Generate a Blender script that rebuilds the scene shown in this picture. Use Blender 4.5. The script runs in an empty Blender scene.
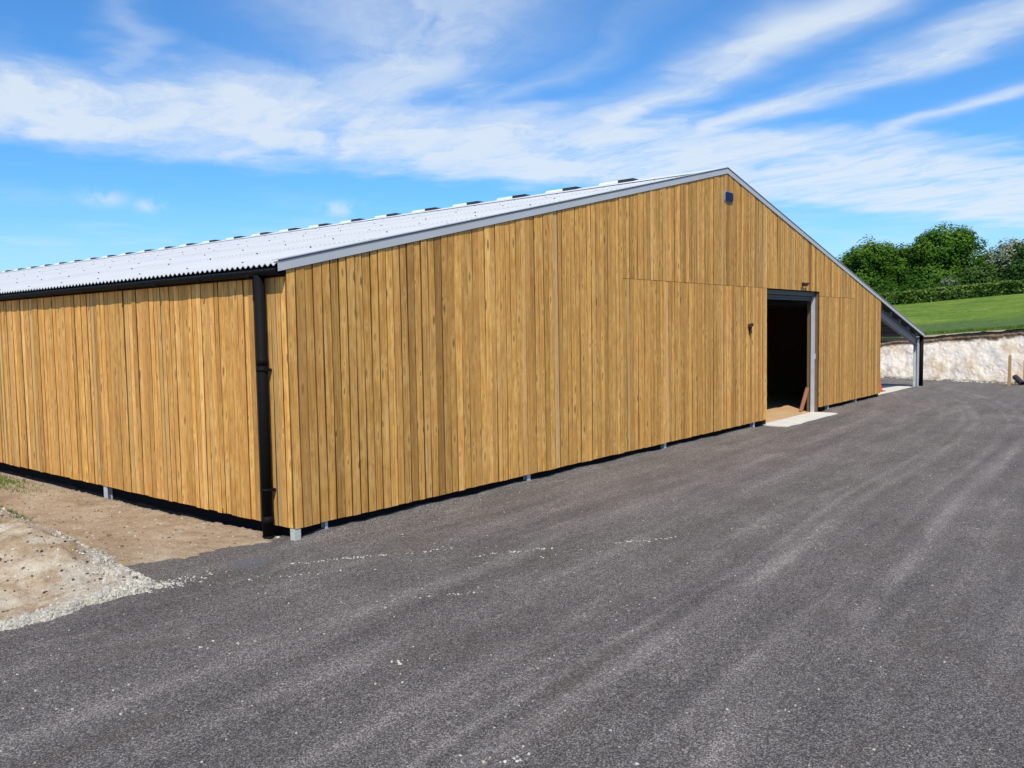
import bpy, math, random
from mathutils import Vector, Matrix, noise as mnoise

random.seed(7)
rnd = random.random
def U(a, b): return a + (b - a) * rnd()
def sm(t):
    t = max(0.0, min(1.0, t)); return t * t * (3 - 2 * t)

scene = bpy.context.scene
COL = scene.collection

# ------------------------------------------------------------------ helpers
class MB:
    """collects shapes into one mesh; per-vertex tone colour, per-face material slot, per-vertex uv"""
    def __init__(s): s.v = []; s.f = []; s.t = []; s.m = []; s.uv = []; s.smooth = []
    def vert(s, p, tone=(1, .5, .5), uv=(0, 0)):
        s.v.append(tuple(p)); s.t.append((tone[0], tone[1], tone[2], 1)); s.uv.append(uv); return len(s.v) - 1
    def face(s, idx, m=0, smooth=False): s.f.append(tuple(idx)); s.m.append(m); s.smooth.append(smooth)
    def hexa(s, P, tone=(1, .5, .5), m=0):
        i = [s.vert(p, tone) for p in P]
        for q in ((0,3,2,1),(4,5,6,7),(0,1,5,4),(1,2,6,5),(2,3,7,6),(3,0,4,7)): s.face([i[k] for k in q], m)
    def box(s, x0, x1, y0, y1, z0, z1, tone=(1, .5, .5), m=0):
        s.hexa([(x0,y0,z0),(x1,y0,z0),(x1,y1,z0),(x0,y1,z0),(x0,y0,z1),(x1,y0,z1),(x1,y1,z1),(x0,y1,z1)], tone, m)
    def bar(s, a, b, w, h, up=(0, 0, 1), tone=(1, .5, .5), m=0):
        a, b = Vector(a), Vector(b); d = (b - a).normalized(); up = Vector(up)
        r = d.cross(up).normalized(); u = r.cross(d)
        P = []
        for c in (a, b):
            for sx, sy in ((-1,-1),(1,-1),(1,1),(-1,1)): P.append(c + r*sx*w/2 + u*sy*h/2)
        s.hexa(P, tone, m)
    def tube(s, a, b, r0, r1=None, n=12, caps=True, tone=(1, .5, .5), m=0):
        r1 = r0 if r1 is None else r1
        a, b = Vector(a), Vector(b); d = (b - a).normalized()
        x = d.orthogonal().normalized(); y = d.cross(x)
        A = [s.vert(a + (x*math.cos(k*2*math.pi/n) + y*math.sin(k*2*math.pi/n))*r0, tone) for k in range(n)]
        B = [s.vert(b + (x*math.cos(k*2*math.pi/n) + y*math.sin(k*2*math.pi/n))*r1, tone) for k in range(n)]
        for k in range(n): s.face((A[k], A[(k+1)%n], B[(k+1)%n], B[k]), m, True)
        if caps: s.face(A[::-1], m); s.face(B, m)
    def lathe(s, prof, c=(0, 0, 0), n=16, tone=(1, .5, .5), m=0):
        rings = []
        for r, z in prof:
            rings.append([s.vert((c[0] + r*math.cos(k*2*math.pi/n), c[1] + r*math.sin(k*2*math.pi/n), c[2] + z), tone) for k in range(n)])
        for A, B in zip(rings, rings[1:]):
            for k in range(n): s.face((A[k], A[(k+1)%n], B[(k+1)%n], B[k]), m, True)
        s.face(rings[0][::-1], m); s.face(rings[-1], m)
    def stone(s, c, r, tone, m=0):
        """irregular low-poly pebble, half buried"""
        pts = [(1,0,0),(.5,.85,0),(-.5,.85,0),(-1,0,0),(-.5,-.85,0),(.5,-.85,0)]
        a = U(0, 6.28); ca, sa = math.cos(a), math.sin(a); sx, sy, sz = U(.7, 1.3), U(.6, 1), U(.4, .8)
        def T(x, y, z):
            x *= sx*r*U(.8, 1.2); y *= sy*r*U(.8, 1.2)
            return (c[0] + x*ca - y*sa, c[1] + x*sa + y*ca, c[2] + z*sz*r)
        lo = [s.vert(T(x, y, -.5), tone) for x, y, z in pts]
        hi = [s.vert(T(x*.65, y*.65, U(.6, .9)), tone) for x, y, z in pts]
        for k in range(6): s.face((lo[k], lo[(k+1)%6], hi[(k+1)%6], hi[k]), m)
        s.face(hi, m)
    def build(s, name, mats, parent=None, loc=None):
        me = bpy.data.meshes.new(name); me.from_pydata(s.v, [], s.f)
        if not isinstance(mats, (list, tuple)): mats = [mats]
        for m in mats: me.materials.append(m)
        me.polygons.foreach_set('material_index', s.m)
        me.polygons.foreach_set('use_smooth', s.smooth)
        at = me.attributes.new('tone', 'FLOAT_COLOR', 'POINT')
        at.data.foreach_set('color', [c for t in s.t for c in t])
        uv = me.uv_layers.new(name='UVMap')
        li = [0] * len(me.loops); me.loops.foreach_get('vertex_index', li)
        uv.data.foreach_set('uv', [c for i in li for c in s.uv[i]])
        me.update()
        o = bpy.data.objects.new(name, me); COL.objects.link(o)
        if parent: o.parent = parent
        if loc: o.location = loc
        return o

def tag(o, label, cat, group=None):
    o['label'] = label; o['category'] = cat
    if group: o['group'] = group
    return o
def struct(o, kind='structure'):
    o['kind'] = kind; return o
def empty(name, loc=(0, 0, 0)):
    o = bpy.data.objects.new(name, None); COL.objects.link(o); o.location = loc; o.empty_display_size = .3; return o
def local(parent, mb):
    """shift a collected mesh built in world coordinates into its parent's space"""
    p = parent.location; mb.v = [(x - p.x, y - p.y, z - p.z) for x, y, z in mb.v]; return mb

# ------------------------------------------------------------------ node helpers
class NT:
    def __init__(s, tree): s.t = tree; s.N = tree.nodes; s.L = tree.links
    def node(s, typ, **kw):
        n = s.N.new(typ)
        for k, v in kw.items(): setattr(n, k, v)
        return n
    def put(s, sock, val):
        if isinstance(val, bpy.types.NodeSocket): s.L.new(val, sock)
        elif val is not None: sock.default_value = val
    def math(s, op, a, b=None, c=None, clamp=False):
        n = s.node('ShaderNodeMath', operation=op); n.use_clamp = clamp
        s.put(n.inputs[0], a); s.put(n.inputs[1], b)
        if c is not None: s.put(n.inputs[2], c)
        return n.outputs[0]
    def mix(s, f, a, b, blend='MIX'):
        n = s.node('ShaderNodeMix', data_type='RGBA', blend_type=blend)
        s.put(n.inputs[0], f); s.put(n.inputs[6], a); s.put(n.inputs[7], b)
        return n.outputs[2]
    def ramp(s, f, stops, interp='LINEAR'):
        n = s.node('ShaderNodeValToRGB'); n.color_ramp.interpolation = interp
        e = n.color_ramp.elements
        while len(e) < len(stops): e.new(.5)
        for el, (p, c) in zip(e, stops):
            el.position = p; el.color = (c, c, c, 1) if isinstance(c, (int, float)) else (*c, 1)
        s.put(n.inputs[0], f); return n.outputs[0]
    def noise(s, vec, scale=1, detail=4, rough=.5, dist=0, out=0, dim='3D'):
        n = s.node('ShaderNodeTexNoise', noise_dimensions=dim)
        s.put(n.inputs['Vector'], vec); s.put(n.inputs['Scale'], scale); s.put(n.inputs['Detail'], detail)
        s.put(n.inputs['Roughness'], rough); s.put(n.inputs['Distortion'], dist)
        return n.outputs[out]
    def voro(s, vec, scale=1, feature='F1', out='Distance', rand=1, dim='3D'):
        n = s.node('ShaderNodeTexVoronoi', feature=feature, voronoi_dimensions=dim)
        s.put(n.inputs['Vector'], vec); s.put(n.inputs['Scale'], scale); s.put(n.inputs['Randomness'], rand)
        return n.outputs[out]
    def sep(s, vec): n = s.node('ShaderNodeSeparateXYZ'); s.put(n.inputs[0], vec); return n.outputs
    def comb(s, x, y, z=0):
        n = s.node('ShaderNodeCombineXYZ'); s.put(n.inputs[0], x); s.put(n.inputs[1], y); s.put(n.inputs[2], z); return n.outputs[0]
    def smooth(s, v, a, b, o0=0, o1=1):
        n = s.node('ShaderNodeMapRange', interpolation_type='SMOOTHSTEP')
        for i, x in enumerate((v, a, b, o0, o1)): s.put(n.inputs[i], x)
        return n.outputs[0]
    def gauss(s, v, c, w):
        d = s.math('DIVIDE', s.math('SUBTRACT', v, c), w)
        return s.math('POWER', 2.71828, s.math('MULTIPLY', s.math('MULTIPLY', d, d), -1))

def material(name):
    m = bpy.data.materials.new(name); m.use_nodes = True
    t = NT(m.node_tree); b = m.node_tree.nodes['Principled BSDF']
    return m, t, b
def bump(t, b, h, strength=.5, dist=.01):
    n = t.node('ShaderNodeBump'); t.put(n.inputs['Strength'], strength); t.put(n.inputs['Distance'], dist); t.put(n.inputs['Height'], h)
    t.L.new(n.outputs[0], b.inputs['Normal'])
def attr(t, name='tone'): return t.node('ShaderNodeAttribute', attribute_name=name).outputs
def coords(t, which='Object'): return t.node('ShaderNodeTexCoord').outputs[which]

def mat_simple(name, col, rough=.6, metal=0, var=.15, scale=6, bmp=.0, spec=.5):
    m, t, b = material(name)
    n = t.noise(coords(t), scale, 5, .6)
    f = t.math('MULTIPLY_ADD', n, 2*var, 1 - var)
    c = t.mix(1.0, (*col, 1), t.comb(f, f, f), 'MULTIPLY')
    t.put(b.inputs['Base Color'], c); b.inputs['Roughness'].default_value = rough; b.inputs['Metallic'].default_value = metal
    b.inputs['Specular IOR Level'].default_value = spec
    if bmp: bump(t, b, t.noise(coords(t), scale*8, 4), bmp, .005)
    return m

# --- timber boards: uv.x runs across the board in metres, uv.y up it; tone = (brightness, hue, random)
def mat_timber(name, light=(.80, .415, .098), dark=(.45, .195, .040)):
    m, t, b = material(name)
    uv = t.node('ShaderNodeUVMap').outputs[0]; a = t.sep(attr(t)[0])
    u = t.sep(uv)
    warp = t.math('MULTIPLY', t.math('SUBTRACT', t.noise(t.comb(t.math('MULTIPLY', u[0], 6), t.math('MULTIPLY', u[1], .9)), 1, 2), .5), .05)
    uw = t.math('ADD', u[0], warp)
    grain = t.noise(t.comb(t.math('MULTIPLY', uw, 110), t.math('MULTIPLY', u[1], 1.6)), 1, 4, .6)
    rings = t.noise(t.comb(t.math('MULTIPLY', uw, 38), t.math('MULTIPLY', u[1], .55)), 1, 3, .5, .6)
    blot = t.noise(t.comb(t.math('MULTIPLY', u[0], 4), t.math('MULTIPLY', u[1], .9)), 1, 3)
    kj = t.math('MULTIPLY', t.math('SUBTRACT', t.noise(t.comb(t.math('MULTIPLY', u[0], 30), t.math('MULTIPLY', u[1], 18)), 1, 3), .5), .16)
    kv = t.comb(t.math('ADD', t.math('MULTIPLY', u[0], 8), kj), t.math('ADD', t.math('MULTIPLY', u[1], 2.3), kj))
    kd = t.voro(kv, 1, dim='2D'); kcs = t.sep(t.voro(kv, 1, out='Color', dim='2D')); kc = kcs[0]
    has = t.math('GREATER_THAN', kc, .42)
    kd = t.math('DIVIDE', kd, t.math('MULTIPLY_ADD', kcs[1], 1.1, .4))   # knots of many sizes
    knot = t.math('MULTIPLY', t.math('MULTIPLY', t.smooth(kd, .05, .19, 1, 0), has), t.math('MULTIPLY_ADD', kcs[2], .7, .25))
    halo = t.math('MULTIPLY', t.smooth(kd, .1, .55, 1, 0), has)
    k = t.math('ADD', t.math('MULTIPLY', grain, .45), t.math('MULTIPLY', rings, .6))
    c = t.mix(t.smooth(k, .33, .72), (*dark, 1), (*light, 1))
    c = t.mix(t.math('MULTIPLY', t.smooth(blot, .48, .75), .45), c, (.43, .22, .07, 1))
    pale = t.smooth(t.noise(t.comb(t.math('MULTIPLY', u[0], 14), t.math('MULTIPLY', u[1], .7), 5), 1, 3), .58, .78)
    c = t.mix(t.math('MULTIPLY', pale, .6), c, (.86, .57, .26, 1))
    mot = t.noise(t.comb(t.math('MULTIPLY', u[0], 16), t.math('MULTIPLY', u[1], 4.5), 3), 1, 5, .65)
    c = t.mix(t.math('MULTIPLY', t.smooth(mot, .50, .66), .6), c, (.40, .18, .05, 1))
    c = t.mix(t.math('MULTIPLY', t.smooth(mot, .47, .33), .35), c, (.80, .53, .21, 1))
    c = t.mix(t.math('MULTIPLY', halo, .6), c, (.82, .46, .13, 1))
    c = t.mix(t.math('MULTIPLY', knot, .9), c, (.15, .06, .02, 1))
    # hue: greyer/greener weathering against redder heartwood
    c = t.mix(t.smooth(a[1], .55, 1, 0, .55), c, (.62, .42, .19, 1))
    c = t.mix(t.smooth(a[1], .0, .4, .5, 0), c, (.46, .21, .055, 1))
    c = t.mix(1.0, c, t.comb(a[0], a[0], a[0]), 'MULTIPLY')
    t.put(b.inputs['Base Color'], c); b.inputs['Roughness'].default_value = .75; b.inputs['Specular IOR Level'].default_value = .2
    bump(t, b, t.math('ADD', grain, t.math('MULTIPLY', knot, .6)), .35, .004)
    return m

M = {}
M['timber'] = mat_timber('timber_boards')
M['rail'] = mat_simple('rough_rail_timber', (.16, .09, .04), .85, 0, .3, 5)
M['black'] = mat_simple('black_plastic', (.006, .006, .0065), .7, 0, .2, 10, spec=.1)
M['galv'] = mat_simple('galvanised_steel', (.52, .53, .54), .55, .2, .22, 5)
M['flash'] = mat_simple('folded_steel_flashing', (.53, .515, .49), .5, .12, .14, 1.2)
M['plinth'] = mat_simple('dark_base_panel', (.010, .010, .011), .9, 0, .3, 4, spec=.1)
M['rafter'] = mat_simple('dull_grey_steel', (.19, .20, .215), .55, .2, .2, 4)
M['darksteel'] = mat_simple('dark_steel', (.06, .062, .068), .5, .2, .2, 8)
M['slat'] = mat_simple('roller_slats', (.04, .042, .048), .5, .2, .15, 5)
M['concrete'] = mat_simple('pale_concrete', (.66, .60, .49), .9, 0, .2, 3.5, .4)
M['stub'] = mat_simple('concrete_stub', (.50, .50, .41), .9, 0, .25, 14, .4)
M['plank'] = mat_simple('red_brown_plank', (.32, .13, .06), .8, 0, .25, 6)
M['stake'] = mat_simple('stake_timber', (.42, .24, .09), .85, 0, .3, 7)
M['orange'] = mat_simple('faded_orange_plastic', (.50, .075, .03), .5, 0, .12, 8)
M['rubber'] = mat_simple('black_rubber', (.02, .02, .02), .7, 0, .2, 8)
M['rust'] = mat_simple('dark_rusty_metal', (.045, .022, .016), .7, .2, .3, 20)
M['blue'] = mat_simple('blue_lens', (.014, .016, .065), .5, 0, .2, 8, spec=.15)
M['bezel'] = mat_simple('grey_bezel', (.20, .21, .24), .5, 0, .1, 8)

def mat_roof():
    m, t, b = material('fibre_cement_roof')
    o = coords(t); p = t.sep(o)
    n = t.noise(o, .55, 6, .65); n2 = t.noise(o, 9, 4, .6)
    st = t.noise(t.comb(t.math('MULTIPLY', p[0], .5), t.math('MULTIPLY', p[1], 7), 0), 1, 3)
    f = t.math('ADD', t.math('MULTIPLY', n, .25), t.math('ADD', t.math('MULTIPLY', n2, .2), t.math('MULTIPLY', st, .25)))
    c = t.ramp(f, [(.2, (.42, .415, .405)), (.5, (.57, .56, .54))])
    t.put(b.inputs['Base Color'], c); b.inputs['Roughness'].default_value = .8
    bump(t, b, n2, .2, .004)
    return m
M['roof'] = mat_roof()
M['ridge'] = mat_simple('ridge_white', (.62, .63, .64), .7, 0, .06, 4)
M['under'] = mat_simple('underside_shade', (.075, .078, .085), .9, 0, .15, 2)  # dark grey with the shade below the roof put into it

def mat_tarmac():
    m, t, b = material('rolled_planings')
    o = coords(t); p = t.sep(o)
    yy = t.math('SUBTRACT', p[1], t.math('MULTIPLY', p[0], .055))
    # wheel-polished bands bend to the left of the yard far away
    bend = t.math('MULTIPLY', t.math('POWER', t.math('MAXIMUM', t.math('SUBTRACT', p[0], 15), 0), 2), .02)
    yb = t.math('ADD', t.math('SUBTRACT', yy, bend), t.math('MULTIPLY', t.math('SUBTRACT', t.noise(t.comb(t.math('MULTIPLY', p[0], .12), 3), 1, 2), .5), .5))
    tr = None
    for c, w, s in ((-6.1, .10, 1.0), (-5.72, .06, .6), (-5.0, .10, 1.0), (-4.72, .05, .6), (-4.2, .07, .5), (-3.35, .12, .4), (-2.5, .14, .7), (-1.35, .12, .3)):
        g = t.math('MULTIPLY', t.gauss(yb, c, w), s)
        tr = g if tr is None else t.math('MAXIMUM', tr, g)
    tr = t.math('MULTIPLY', tr, t.smooth(t.noise(t.comb(t.math('MULTIPLY', p[0], .3), t.math('MULTIPLY', p[1], 1.2)), 1, 4), .3, .65))
    streak = t.noise(t.comb(t.math('MULTIPLY', p[0], .22), t.math('MULTIPLY', yy, 2.6)), 1, 5, .6)
    big = t.noise(o, .6, 5, .6)
    ag = t.voro(o, 120, out='Color'); agd = t.voro(o, 120)
    agv = t.sep(ag)[0]
    fine = t.noise(o, 260, 3, .7)
    med = t.noise(o, 22, 4, .7)
    v = t.math('MULTIPLY', t.math('ADD', t.math('MULTIPLY', agv, .55), t.math('MULTIPLY', fine, .9)), 1)
    c = t.ramp(v, [(.16, (.011, .0095, .0088)), (.48, (.078, .0645, .0545)), (.80, (.168, .140, .118)), (1.0, (.42, .37, .32))])
    f = t.math('ADD', t.math('ADD', t.math('MULTIPLY', streak, .75), t.math('MULTIPLY', big, .5)), t.math('MULTIPLY', med, .7))
    f = t.math('ADD', t.math('MULTIPLY', t.math('SUBTRACT', f, .97), 1.35), .98)
    c = t.mix(1.0, c, t.comb(f, f, f), 'MULTIPLY')
    lift = t.math('MULTIPLY_ADD', tr, t.smooth(p[0], 0, 14, .7, .38), .93)
    c = t.mix(1, c, t.comb(lift, lift, lift), 'MULTIPLY')
    c = t.mix(t.math('MULTIPLY', tr, .16), c, (.20, .175, .16, 1))
    pat = t.smooth(t.noise(t.comb(t.math('MULTIPLY', p[0], 1.1), t.math('MULTIPLY', yy, 3.5), 12), 1, 6, .75), .50, .66)
    c = t.mix(t.math('MULTIPLY', pat, .30), c, t.mix(1, c, (1.9, 1.85, 1.8, 1), 'MULTIPLY'))
    # brownish stained patches and pale dusty ones
    br = t.smooth(t.noise(t.comb(t.math('MULTIPLY', p[0], .5), t.math('MULTIPLY', yy, 1.3), 7), 1, 5, .7), .52, .68)
    c = t.mix(t.math('MULTIPLY', br, .40), c, (.12, .086, .058, 1))
    # a round dusty patch by the corner
    px_ = t.math('DIVIDE', t.math('ADD', p[0], .86), .24); py_ = t.math('DIVIDE', t.math('ADD', p[1], .38), .2)
    rr = t.math('ADD', t.math('MULTIPLY', px_, px_), t.math('MULTIPLY', py_, py_))
    c = t.mix(t.smooth(rr, .5, 1.15, .6, 0), c, (.15, .15, .155, 1))
    # chalk dust scraped in short dashes
    wd = t.noise(t.comb(t.math('MULTIPLY', p[0], 1.4), t.math('MULTIPLY', yy, 5), 2), 1, 4, .75)
    c = t.mix(t.smooth(wd, .70, .80, 0, .55), c, (.42, .38, .31, 1))
    lo = t.math('GREATER_THAN', t.sep(t.voro(o, 24, out='Color'))[1], .985)
    c = t.mix(t.math('MULTIPLY', lo, t.smooth(t.voro(o, 24), .2, .3, .8, 0)), c, (.45, .40, .33, 1))
    t.put(b.inputs['Base Color'], c); b.inputs['Roughness'].default_value = .9; b.inputs['Specular IOR Level'].default_value = .25
    bump(t, b, t.math('ADD', t.math('ADD', t.math('MULTIPLY', agd, -.6), fine), t.math('MULTIPLY', med, 1.5)), .9, .012)
    return m
M['tarmac'] = mat_tarmac()

def mat_soil():
    m, t, b = material('dry_soil')
    o = coords(t)
    n = t.noise(o, 2.2, 6, .65); n2 = t.noise(o, 28, 5, .7)
    c = t.ramp(n, [(.3, (.30, .205, .12)), (.5, (.40, .29, .18)), (.7, (.48, .37, .25))])
    f = t.math('MULTIPLY_ADD', n2, 1.1, .45); c = t.mix(1, c, t.comb(f, f, f), 'MULTIPLY')
    ch = t.math('GREATER_THAN', t.sep(t.voro(o, 26, out='Color'))[0], .95)
    c = t.mix(t.math('MULTIPLY', ch, t.smooth(t.voro(o, 26), .2, .35, .75, 0)), c, (.62, .56, .45, 1))
    t.put(b.inputs['Base Color'], c); b.inputs['Roughness'].default_value = .95; b.inputs['Specular IOR Level'].default_value = .1
    bump(t, b, t.math('ADD', n2, t.noise(o, 90, 3)), .9, .02)
    return m
M['soil'] = mat_soil()

def mat_bank():
    m, t, b = material('chalky_spoil')
    o = coords(t); a = t.sep(attr(t)[0])
    n = t.noise(o, 2.6, 6, .7); n2 = t.noise(o, 32, 5, .75)
    soil = t.ramp(n, [(.28, (.27, .165, .085)), (.44, (.42, .29, .17)), (.56, (.56, .45, .31)), (.72, (.68, .58, .43))])
    chalk = t.ramp(t.noise(o, 14, 5, .7), [(.3, (.36, .28, .19)), (.5, (.54, .45, .33)), (.7, (.68, .60, .47))])
    k = t.smooth(t.math('ADD', a[0], t.math('MULTIPLY', t.math('SUBTRACT', t.noise(o, 6, 5, .7), .5), .9)), .3, .7)
    c = t.mix(k, soil, chalk)
    f = t.math('MULTIPLY_ADD', n2, 1.0, .5); c = t.mix(1, c, t.comb(f, f, f), 'MULTIPLY')
    t.put(b.inputs['Base Color'], c); b.inputs['Roughness'].default_value = .95; b.inputs['Specular IOR Level'].default_value = .1
    bump(t, b, t.math('ADD', n2, t.noise(o, 90, 3)), .9, .02)
    return m
M['bank'] = mat_bank()

def mat_chalk():
    m, t, b = material('cut_chalk_face')
    o = coords(t); a = t.sep(attr(t)[0])     # a0 = height fraction 0..1
    n = t.noise(o, 1.1, 6, .65); n2 = t.noise(o, 5, 6, .75)
    c = t.ramp(n2, [(.2, (.66, .52, .38)), (.4, (.82, .69, .54)), (.6, (.88, .76, .61))])
    c = t.mix(t.smooth(n, .48, .66, 0, .75), c, (.56, .39, .22, 1))
    crk = t.smooth(t.voro(o, 2.2, 'DISTANCE_TO_EDGE'), .0, .03, .35, 0)
    c = t.mix(crk, c, (.36, .29, .21, 1))
    e = t.math('ADD', a[0], t.math('MULTIPLY', t.math('SUBTRACT', t.noise(o, 2.4, 5, .7), .5), .22))
    brown = t.ramp(t.noise(o, 7, 5, .7), [(.3, (.10, .06, .035)), (.6, (.30, .19, .11))])
    c = t.mix(t.smooth(e, .82, .87), c, brown)
    c = t.mix(t.smooth(e, .02, .08, .7, 0), c, (.20, .18, .16, 1))
    t.put(b.inputs['Base Color'], c); b.inputs['Roughness'].default_value = .95; b.inputs['Specular IOR Level'].default_value = .1
    bump(t, b, n2, .3, .02)
    return m
M['chalk'] = mat_chalk()

def mat_field():
    m, t, b = material('meadow_grass')
    o = coords(t); a = t.sep(attr(t)[0])     # a0: 1 on the rough margin by the cutting
    p = t.sep(o)
    n = t.noise(o, .35, 6, .7); n2 = t.noise(o, 3.2, 5, .75)
    row = t.noise(t.comb(t.math('MULTIPLY', p[0], .9), t.math('MULTIPLY', p[1], .12)), 1, 4, .6)
    f = t.math('ADD', t.math('ADD', t.math('MULTIPLY', n, .30), t.math('MULTIPLY', n2, .45)), t.math('MULTIPLY', row, .25))
    c = t.ramp(f, [(.40, (.06, .115, .014)), (.5, (.14, .215, .024)), (.60, (.25, .30, .05))])
    c = t.mix(t.math('MULTIPLY', a[0], .8), c, t.ramp(n2, [(.3, (.05, .095, .026)), (.7, (.12, .17, .05))]))
    t.put(b.inputs['Base Color'], c); b.inputs['Roughness'].default_value = .9; b.inputs['Specular IOR Level'].default_value = .1
    bump(t, b, n2, 1, .15)
    return m
M['field'] = mat_field()

def mat_floor():
    m, t, b = material('dusty_barn_floor')
    o = coords(t); n = t.noise(o, 3, 6, .7); n2 = t.noise(o, 60, 3, .7)
    c = t.ramp(n, [(.3, (.46, .27, .12)), (.7, (.60, .38, .19))])
    f = t.math('MULTIPLY_ADD', n2, .6, .7); c = t.mix(1, c, t.comb(f, f, f), 'MULTIPLY')
    t.put(b.inputs['Base Color'], c); b.inputs['Roughness'].default_value = .95
    return m
M['floor'] = mat_floor()

def mat_leaf(name, c0, c1, c2, trans=.25):
    m, t, b = material(name)
    a = t.sep(attr(t)[0])
    c = t.ramp(a[0], [(0, c0), (.5, c1), (1, c2)])
    t.put(b.inputs['Base Color'], c); b.inputs['Roughness'].default_value = .8; b.inputs['Specular IOR Level'].default_value = .08
    tr = t.node('ShaderNodeBsdfTranslucent'); t.put(tr.inputs[0], t.mix(.5, c, (.10, .18, .02, 1)))
    ms = t.node('ShaderNodeMixShader'); ms.inputs[0].default_value = trans
    t.L.new(b.outputs[0], ms.inputs[1]); t.L.new(tr.outputs[0], ms.inputs[2])
    t.L.new(ms.outputs[0], m.node_tree.nodes['Material Output'].inputs[0])
    return m
M['oak'] = mat_leaf('oak_leaf', (.010, .030, .005), (.046, .115, .011), (.14, .235, .028))
M['dull'] = mat_leaf('dull_leaf', (.014, .036, .010), (.045, .095, .018), (.10, .16, .04))
M['thorn'] = mat_leaf('hawthorn_blossom', (.035, .06, .022), (.16, .19, .10), (.55, .56, .42))
M['hedge'] = mat_leaf('hedge_leaf', (.025, .06, .010), (.10, .17, .028), (.28, .32, .08))
M['grass'] = mat_leaf('grass_blade', (.04, .09, .012), (.09, .17, .022), (.19, .26, .05))
M['bark'] = mat_simple('bark', (.06, .045, .03), .95, 0, .4, 5)

def mat_tone(name, rough=.9):
    m, t, b = material(name)
    c = t.mix(1, attr(t)[0], t.ramp(t.noise(coords(t), 60, 3, .7), [(.3, .7), (.7, 1.1)]), 'MULTIPLY')
    t.put(b.inputs['Base Color'], c); b.inputs['Roughness'].default_value = rough; b.inputs['Specular IOR Level'].default_value = .15
    return m
M['stone'] = mat_tone('loose_stone')

# ------------------------------------------------------------------ barn dimensions (metres)
# gable face y=0, long side face x=0, the near corner is the origin, boards start at z=0
XR, XE, XC = 11.66, 23.24, 28.75            # ridge, end of cladding, end of canopy
SL = .2245; Z0 = 3.118                      # roof slope, roof plane height at x=-.09
LEN = 47.0; GZ = -.15                       # building length, yard level
D0, D1, DZ = 13.89, 17.5, 3.205             # doorway
def zroof(x):
    return Z0 + SL*(x + .09) if x <= XR else Z0 + SL*(XR + .09) - SL*1.012*(x - XR)
def ztop(x): return zroof(x) - .095         # lower edge of the gable flashing

barn = tag(empty('barn', (0, 0, 0)), 'long timber-clad barn with pale corrugated roof and an open doorway', 'barn')

# ---- cladding: every plank real, the planks of a wall one mesh
def plank(mb, side, a0, a1, z0, z1a, z1b, d, tone, th=.022, warp=.004):
    """side 'g': runs along x on the gable; 's': runs along y on the long side"""
    n = max(1, int((max(z1a, z1b) - z0) / .55))
    ou, ov = U(0, 90), U(0, 90)
    ph, ph2 = U(0, 20), U(0, 20)
    F, B = [], []
    for k in range(n + 1):
        t = k / n
        j = warp * math.sin(ph + t*5) ; j2 = warp * math.sin(ph2 + t*5)
        for s, (a, zt, jj) in enumerate(((a0, z1a, j), (a1, z1b, j2))):
            z = z0 + (zt - z0) * t
            dd = d + .5*warp*math.sin(ph2 + t*3 + s*.3)
            if side == 'g': pf, pb = (a + jj, -dd, z), (a + jj, -dd + th, z)
            else: pf, pb = (-dd, a + jj, z), (-dd + th, a + jj, z)
            F.append(mb.vert(pf, tone, (ou + (a - a0), ov + z))); B.append(mb.vert(pb, tone, (ou + (a - a0), ov + z)))
    et = (tone[0]*.26, .2, tone[2])          # edge faces painted dark, standing in for shade in the gaps
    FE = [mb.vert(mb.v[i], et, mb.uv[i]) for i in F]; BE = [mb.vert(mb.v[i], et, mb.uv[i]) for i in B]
    for k in range(n):
        i = 2*k
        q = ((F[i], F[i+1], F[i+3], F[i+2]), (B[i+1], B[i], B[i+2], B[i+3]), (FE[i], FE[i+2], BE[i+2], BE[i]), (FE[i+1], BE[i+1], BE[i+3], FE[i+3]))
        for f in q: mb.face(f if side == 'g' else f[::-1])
    mb.face((F[0], B[0], B[1], F[1])); e = 2*n; mb.face((F[e], F[e+1], B[e+1], B[e]))

def tone_for(x, far):
    br = random.gauss(.985, .085 if not far else .135)
    r = rnd()
    if r < .10: br *= .78
    elif r > .93: br *= 1.10
    return (max(.55, min(1.25, br)), max(0, min(1, random.gauss(.46, .2))), rnd())

g = MB()
x = .004; i = 0
while x < XE - .02:
    near = x < 2.45
    w = U(.122, .134) if near else U(.105, .142)
    gap = U(.010, .017) if near else U(.004, .011)
    if rnd() < .08: gap += .008
    x1 = min(x + w, XE)
    # butt the planks against the doorway edges
    for e in (D0, D1):
        if x < e - .03 and x1 > e - .05: x1 = e
    tn = tone_for(x, not near)
    if 2.40 < x < 2.52: tn = (.66, .1, .3)
    d = U(-.004, .007)
    top = lambda q: ztop(q) + .05
    zb = U(-.006, .006)
    xa, xb = x, x1 - gap
    if x >= D0 - .001 and x1 <= D1 + .001:
        plank(g, 'g', xa, xb, DZ + U(0, .004), top(xa), top(xb), d, tn)
    else:
        J = None
        if 7.25 < x < D0: J = 3.205
        elif D1 - .001 <= x < 20.4: J = 3.075
        if J:
            plank(g, 'g', xa, xb, zb, J - .003, J - .003, d, tn)
            plank(g, 'g', xa, xb, J + .003, top(xa), top(xb), d + .003, tone_for(x, True))
        else:
            plank(g, 'g', xa, xb, zb, top(xa), top(xb), d, tn)
    x = x1
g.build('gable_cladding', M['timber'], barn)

s = MB(); y = .024
while y < LEN:
    w = U(.090, .135); gap = U(.005, .012) if y < 6 else U(.006, .012)
    zb = U(-.006, .006)
    plank(s, 's', y, y + w - gap, zb, 2.99, 2.99, U(-.006, .008), tone_for(y, y > 3), warp=.003)
    y += w
s.build('side_cladding', M['timber'], barn)

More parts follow.
